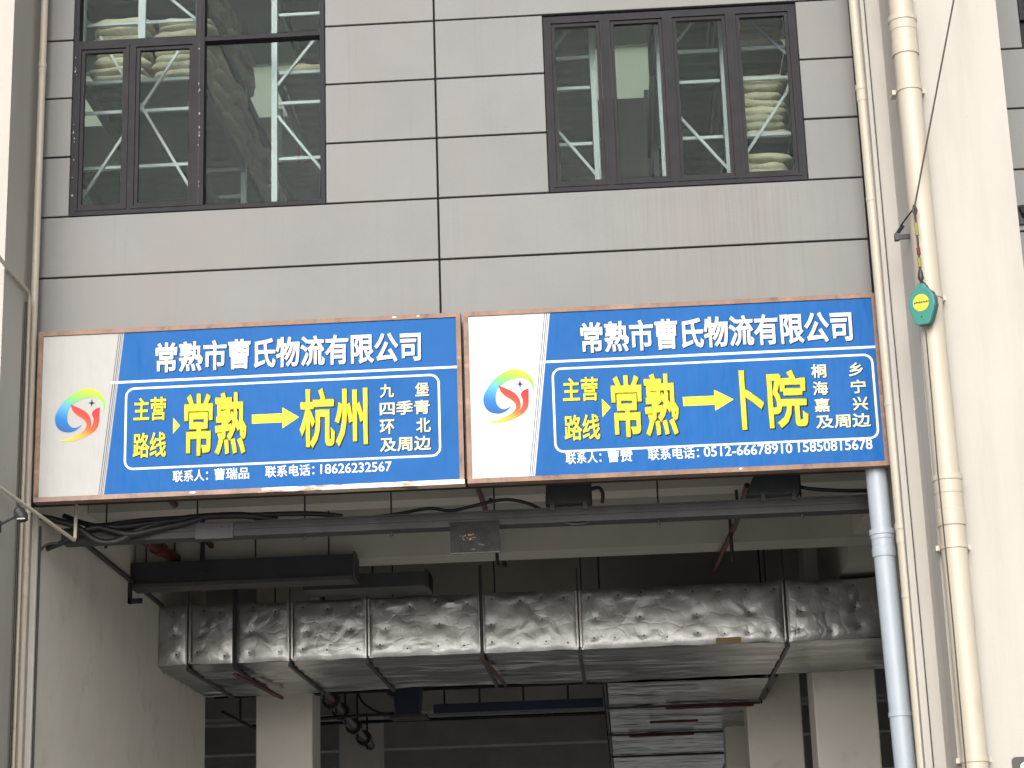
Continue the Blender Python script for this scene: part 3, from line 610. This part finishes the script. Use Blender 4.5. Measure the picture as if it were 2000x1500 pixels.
for i, (lab, pts, r_) in enumerate((
    ('thick black cable sagging lowest at the left end of the tray', [(-3.74, .34, 5.52), (-3.45, .40, 5.44), (-3.24, .46, 5.30), (-3.05, .46, 5.29), (-2.85, .5, 5.40), (-2.6, .54, 5.47), (-2.3, .54, 5.50), (-1.9, .56, 5.50), (-1.6, .6, 5.45)], .032),
    ('black cable crossing the left end of the tray from the wall', [(-3.72, .5, 5.25), (-3.5, .48, 5.33), (-3.3, .46, 5.42), (-3.0, .5, 5.43), (-2.7, .52, 5.46), (-2.4, .54, 5.48)], .026),
    ('black cable lying straight along the left end of the tray', [(-3.6, .6, 5.58), (-3.3, .58, 5.47), (-2.9, .56, 5.49), (-2.5, .56, 5.50), (-1.4, .58, 5.50), (-1.0, .6, 5.46)], .024),
    ('black cable dipping between the bundle at the left end', [(-3.2, .46, 5.42), (-2.95, .46, 5.35), (-2.75, .47, 5.38), (-2.5, .5, 5.43), (-2.3, .52, 5.48)], .026))):
    pipething('cable', lab, 'cable', pts, r_, M['black'], 6)
hp = thing('hanging_plate', 'dark rectangular metal plate hanging below the cable tray', 'plate', (.22, .53, 5.06))
MB().box(-.225, .225, -.01, 0, 0, .285).build('plate', M['greymetal'], hp)
for ob_ in hp.children: ob_.data.materials[0] = M['plate']
mb = MB(); random.seed(3)
for k in range(22): a, b = random.uniform(-.15, -.0), random.uniform(.11, .16); mb.box(a, a+random.uniform(.004, .016), -.0125, -.0105, b, b+random.uniform(.004, .014))
mb.build('faded_print', M['rust'], hp)['kind'] = 'stuff'; MB().box(-.03, .0, -.014, -.0105, .02, .032).bar((.03, -.012, .075), (.085, -.012, .06), .010, .003).build('scratch', M['greymetal'], hp)
MB().box(-.225, .225, -.018, -.0, -.012, -.001).build('lip', M['traygrey'], hp)

# ------------------------------------------------------------------ big foil duct
D = thing('air_duct', 'silver foil-wrapped air duct crossing the loading bay', 'air duct', (0, 5.2, 4.80))
edges = [-3.745, -3.40, -2.86, -2.23, -1.35, -.05, 1.05, 3.38, 6.5]; DH, DD = .68, 2.62
random.seed(11)
for i in range(len(edges)-1):
    a, b = edges[i]+.004, edges[i+1]-.004; w = b-a; nx, nzz = max(8, int(w/.032)), 22; pins = []; npn = max(1, round(w/.30))
    for q in range(npn):
        x = a+w*(q+.5)/npn
        for zz in (((.10, .58) if q % 2 else (.34, .12, .6))): pins.append((x+random.uniform(-.04, .04), zz+random.uniform(-.02, .02)))
    cre = [(random.choice(pins), random.choice(pins)) for _ in range(5 + npn)]
    mb = MB()
    for j in range(nzz+1):
        for k in range(nx+1):
            x, z = a+w*k/nx, DH*j/nzz; ex = max(0., min(x-a, b-x, .12)/.12); ez = max(0., min(z, DH-z, .10)/.10)
            d = -.018*(min(1, ex)**.5)*(min(1, ez)**.5)
            for px, pz in pins:
                r2 = ((x-px)**2+(z-pz)**2); d += .012*math.exp(-r2/.0005)+.004*math.exp(-r2/.006)
            for (p, q2) in cre:
                vx, vz = q2[0]-p[0], q2[1]-p[1]; l2 = vx*vx+vz*vz
                if l2 < 1e-4 or l2 > .6: continue
                tt = ((x-p[0])*vx+(z-p[1])*vz)/l2
                if 0 < tt < 1: dd = abs((x-p[0])*vz-(z-p[1])*vx)/math.sqrt(l2); d -= .006*math.exp(-(dd/.014)**2)*math.sin(tt*math.pi)
            d += noise.noise(Vector((x*4, z*7, 1.3)))*.004 + noise.noise(Vector((x*14, z*18, 4.3)))*.0015
            top = .018*noise.noise(Vector((x*3.1, j*.9, 7))) if j in (0, nzz) else 0
            mb.v.append((x, d, z+top))
    for j in range(nzz):
        for k in range(nx): q0 = j*(nx+1)+k; mb.f.append((q0, q0+1, q0+nx+2, q0+nx+1))
    # top, underside and back of this section
    n0 = len(mb.v); mb.v += [(a, DD, 0), (b, DD, 0), (b, DD, DH), (a, DD, DH)]
    mb.f += [(n0+1, n0, n0+3, n0+2), tuple([nzz*(nx+1)+k for k in range(nx+1)]+[n0+2, n0+3]), tuple([j*(nx+1) for j in range(nzz, -1, -1)]+[n0, n0+3]), tuple([j*(nx+1)+nx for j in range(nzz+1)]+[n0+2, n0+1])]
    mb.build('duct_section', M['foil'], D, True)
    pc = MB()
    for px, pz in pins: pc.tube([(px, .002, pz), (px, -.016, pz)], .011, 6)
    pc.build('fixing_pin', M['darkmetal'], D)['kind'] = 'stuff'
    # underside: cross-wise wrapped foil with pleats
    un = MB(); m1, m2 = max(3, int(w/.09)), 52
    for j in range(m2+1):
        for k in range(m1+1):
            x, y = a+w*k/m1, -.01+(DD+.01)*j/m2; un.v.append((x, y, -.003+(-.03+.034*noise.noise(Vector((x*.5, y*6, 2)))+.016*noise.noise(Vector((x*2.5, y*13, 5))))*min(1, max(0, y+.01)/.2)))
    for j in range(m2):
        for k in range(m1): q0 = j*(m1+1)+k; un.f.append((q0, q0+m1+1, q0+m1+2, q0+1))
    un.build('underside_wrap', M['foilflat'], D, True)
    if i: MB().box(edges[i]-.03, edges[i]+.03, -.036, -.034, .02, DH-.02).build('seam_tape', M['tape'], D)
for x, wd, m_ in ((-3.40, .018, 'darkmetal'), (-2.86, .055, 'black'), (-2.23, .016, 'darkmetal'), (-1.35, .016, 'darkmetal'), (-.05, .038, 'darkmetal'), (1.05, .018, 'darkmetal'), (3.38, .026, 'darkmetal')):
    MB().box(x-wd/2, x+wd/2, -.055, -.037, -.05, 1.0 if wd > .03 else .70).box(x-.02, x+.02, -.05, DD, -.07, -.03).build('hanger_strap', M[m_], D)
    MB().tube([(x, -.045, .70), (x, -.045, 1.42 if abs(x) > 2 else .92)], .008, 6).build('hanger_rod', M['darkmetal'], D); MB().tube([(x, DD+.03, -.07), (x, DD+.03, 1.88)], .009, 6).build('hanger_rod', M['darkmetal'], D)
MB().box(2.58, 2.86, -.045, -.035, .0, .065).build('tape_patch', M['tapebrown'], D)
mbp = MB()
BD = thing('branch_duct', 'foil branch duct running back from the crossing duct', 'air duct', (2.34, 7.9, 4.75))
for k in range(11):
    y0, y1 = k*1.25, k*1.25+1.24; un = MB(); m1, m2 = 22, 26
    for j in range(m2+1):
        for q in range(m1+1):
            x, y = -1.01+2.02*q/m1, y0+(y1-y0)*j/m2
            un.v.append((x, y, .012*noise.noise(Vector((x*2.0, (y+k)*5, 2+k)))+.011*noise.noise(Vector((x*6, y*11, 5)))-.01-.012*math.sin(math.pi*j/m2)))
    for j in range(m2):
        for q in range(m1): q0 = j*(m1+1)+q; un.f.append((q0, q0+m1+1, q0+m1+2, q0+1))
    un.box(-1.01, 1.01, y0, y1, .03, .60); un.build('duct_section', M['foilflat'], BD, True)
    if k in (1, 4, 7): MB().box(-1.05, 1.05, y1-.015, y1+.025, -.055, -.02).build('cross_bar', M['darkmetal'], BD)
    MB().tube([(-1.07, y1, -.05), (-1.07, y1, 1.9)], .012, 6).build('hanger_rod', M['darkmetal'], BD); MB().tube([(1.07, y1, -.05), (1.07, y1, 1.9)], .012, 6).build('hanger_rod', M['darkmetal'], BD)
MB().box(1.02, 1.12, 0, 13.7, .0, .12).build('side_angle', M['darkmetal'], BD); MB().box(-1.06, -1.03, 0, 13.7, -.02, .10).build('side_angle', M['darkmetal'], BD)
for yy, xa, xb in ((10.35, 2.1, 3.30), (12.1, 1.9, 2.6), (14.0, 1.6, 2.6)): pipething('sprinkler_pipe', 'thin red sprinkler branch under the branch duct, %s' % {10.35: 'nearest', 12.1: 'middle', 14.0: 'farthest'}[yy], 'pipe', [(xa, yy, 4.68), (xb, yy, 4.68)], .02, M['red'])

# ------------------------------------------------------------------ bay services: dark trunking, red pipes, rods
dt = thing('metal_trunking', 'dark steel trunking box hung before the duct on the left', 'trunking', (-2.5, 3.8, 5.48))
MB().box(-1.24, 1.18, 0, .30, .012, .25).build('casing', M['tank'], dt); MB().box(-1.24, 1.17, -.03, .31, -.03, .010).build('bottom_flange', M['greymetal'], dt); MB().box(1.181, 1.20, -.04, .33, -.03, .27).build('end_plate', M['greymetal'], dt)
for x in (-1.1, -.5, .1, .9): MB().tube([(x, .1, .25), (x, .1, 1.22)], .010, 6).build('hanger_rod', M['darkmetal'], dt)
vv = thing('valve_box', 'dark ventilation box behind the trunking above the duct', 'ventilation box', (-1.05, 4.62, 5.50)); MB().box(-.95, .42, 0, .5, 0, .16).build('casing', M['tank'], vv); MB().box(.42, .46, -.02, .52, -.02, .18).build('flange', M['darkmetal'], vv); MB().tube([(-.2, .3, .16), (-.2, .3, 1.2)], .01, 6).build('hanger_rod', M['darkmetal'], vv)
rp = thing('sprinkler_main', 'thick dark red pipe with a coupling above the left trunking', 'pipe', (-3.40, 2.6, 5.80))
MB().tube([(0, 0, 0), (.04, .6, 0), (.12, 1.7, -.0)], .062, 14).build('pipe', M['red'], rp, True); MB().tube([(.05, .7, 0), (.06, .86, 0)], .085, 14).build('coupling', M['red'], rp, True); MB().tube([(.02, .3, 0), (.02, .3, .9)], .012, 6).build('hanger_rod', M['darkmetal'], rp); MB().tube([(.1, 1.35, -.25), (.1, 1.35, .9)], .012, 6).build('hanger_rod', M['darkmetal'], rp)
rt = thing('sprinkler_pipe', 'thin red pipe running inward above the left end of the tray', 'pipe', (-2.85, .7, 5.95))
MB().tube([(0, 0, 0), (-.03, 2.3, -.0), (-.08, 4.4, -.06)], .032, 10).build('pipe', M['red'], rt, True); MB().tube([(.0, 1.0, 0), (.0, 1.0, .75)], .012, 6).build('hanger_rod', M['darkmetal'], rt); MB().tube([(-.06, 2.9, -.4), (-.06, 2.9, .74)], .020, 6).build('hanger_rod', M['darkmetal'], rt)
r2 = thing('sprinkler_pipe', 'thin red pipe angled behind the V of rods on the right', 'pipe', (2.72, 1.2, 5.72)); MB().tube([(.04, 0, .0), (.02, 1.6, -.02), (-.12, 4.0, -.1)], .028, 10).build('pipe', M['red'], r2, True); MB().tube([(.0, 1.0, 0), (.0, 1.0, .97)], .016, 6).build('hanger_rod', M['darkmetal'], r2); MB().tube([(-.02, 2.0, -.35), (-.02, 2.0, .15)], .018, 6).build('hanger_rod', M['darkmetal'], r2)
r3 = thing('sprinkler_pipe', 'thin red pipe between the hanging plate and the duct', 'pipe', (.22, 1.2, 5.86)); MB().tube([(-.02, 0, .0), (.0, 2.6, -.03), (.02, 3.9, -.08)], .026, 10).build('pipe', M['red'], r3, True); MB().tube([(.06, .9, 0), (.06, .9, .83)], .02, 6).build('hanger_rod', M['darkmetal'], r3); MB().tube([(0, 2.75, -.3), (0, 2.75, -.02)], .02, 6).build('hanger_rod', M['darkmetal'], r3)
pm = thing('sprinkler_main', 'dark red flanged main running back beside the left column', 'pipe', (-2.35, 8.0, 4.95))
MB().tube([(-.05, 0, 0), (-.30, 6, 0), (-.5, 11, 0)], .075, 14).build('pipe', M['red'], pm, True)
for q in (.6, 2.2, 3.6, 5.6, 7.4): MB().tube([(-.05-.041*q, q, 0), (-.05-.041*q, q+.14, 0)], .125, 14).build('flange', M['darkmetal'], pm, True); MB().tube([(-.05-.041*q, q+.5, -.14), (-.05-.041*q, q+.5, 1.7)], .016, 6).build('hanger_rod', M['darkmetal'], pm)
pipething('sprinkler_pipe', 'thin red pipe slanting under the left part of the duct', 'pipe', [(-2.85, 5.1, 4.66), (-2.70, 7.4, 4.66)], .026, M['red'])
pipething('sprinkler_pipe', 'thin red pipe under the duct below the hanging plate', 'pipe', [(-.05, 5.12, 4.74), (.1, 7.0, 4.66)], .022, M['red'])
for lab, z, y in (('thin dark pipe crossing the back of the bay, upper', 5.30, 12.2), ('thin dark pipe crossing the back of the bay, lower', 5.18, 15.2)): pipething('cross_pipe', lab, 'pipe', [(-4.5, y, z), (1.25, y, z)], .028, M['black'])
nb = thing('cable_tray', 'navy cable tray at the back left of the branch duct', 'cable tray', (0, 11.0, 4.80)); MB().box(-1.15, 1.24, 0, .3, 0, .13).build('channel', M['navy'], nb)
for x in (-1.0, -.5, .12, .75): MB().tube([(x, .1, .13), (x, .1, 1.88)], .015, 6).build('hanger_rod', M['darkmetal'], nb)
ac = thing('fan_unit', 'dark blue hanging fan unit at the back of the bay', 'fan unit', (-1.55, 10.8, 4.78)); MB().plate([(-.12, 0), (.2, 0), (.25, .5), (-.3, .5), (-.22, .28), (-.14, .26)], 0, .45).build('casing', M['navy'], ac); MB().box(-.2, .32, -.03, .48, -.04, -.003).build('drip_tray', M['greymetal'], ac)
for x in (-.15, .15): MB().tube([(x, .2, .5), (x, .2, 1.91)], .014, 6).build('hanger_rod', M['darkmetal'], ac)
pipething('cable', 'black cable drooping to the hanging fan unit', 'cable', [(-2.25, 10.9, 5.3), (-2.15, 10.9, 5.0), (-1.9, 10.9, 4.83), (-1.7, 10.95, 4.82)], .018, M['black'], 6)
pipething('cable', 'black cable bunch crossing behind the left column', 'cable', [(-3.2, 10.6, 4.72), (-2.7, 10.7, 4.76), (-2.2, 10.9, 4.80), (-1.7, 10.98, 4.81)], .022, M['black'], 6)
lad = thing('wall_shelf', 'dark steel bracket frame between the left wall and column', 'bracket', (-3.9, 10.2, 4.5)); MB().bar((-.1, 0, .35), (.55, .6, 0), .035).bar((.12, .2, .6), (.12, .2, .25), .03).bar((.55, .6, .25), (.55, .6, 0), .03).bar((.62, .65, .25), (.62, .65, 0), .03).build('frame', M['darkmetal'], lad)
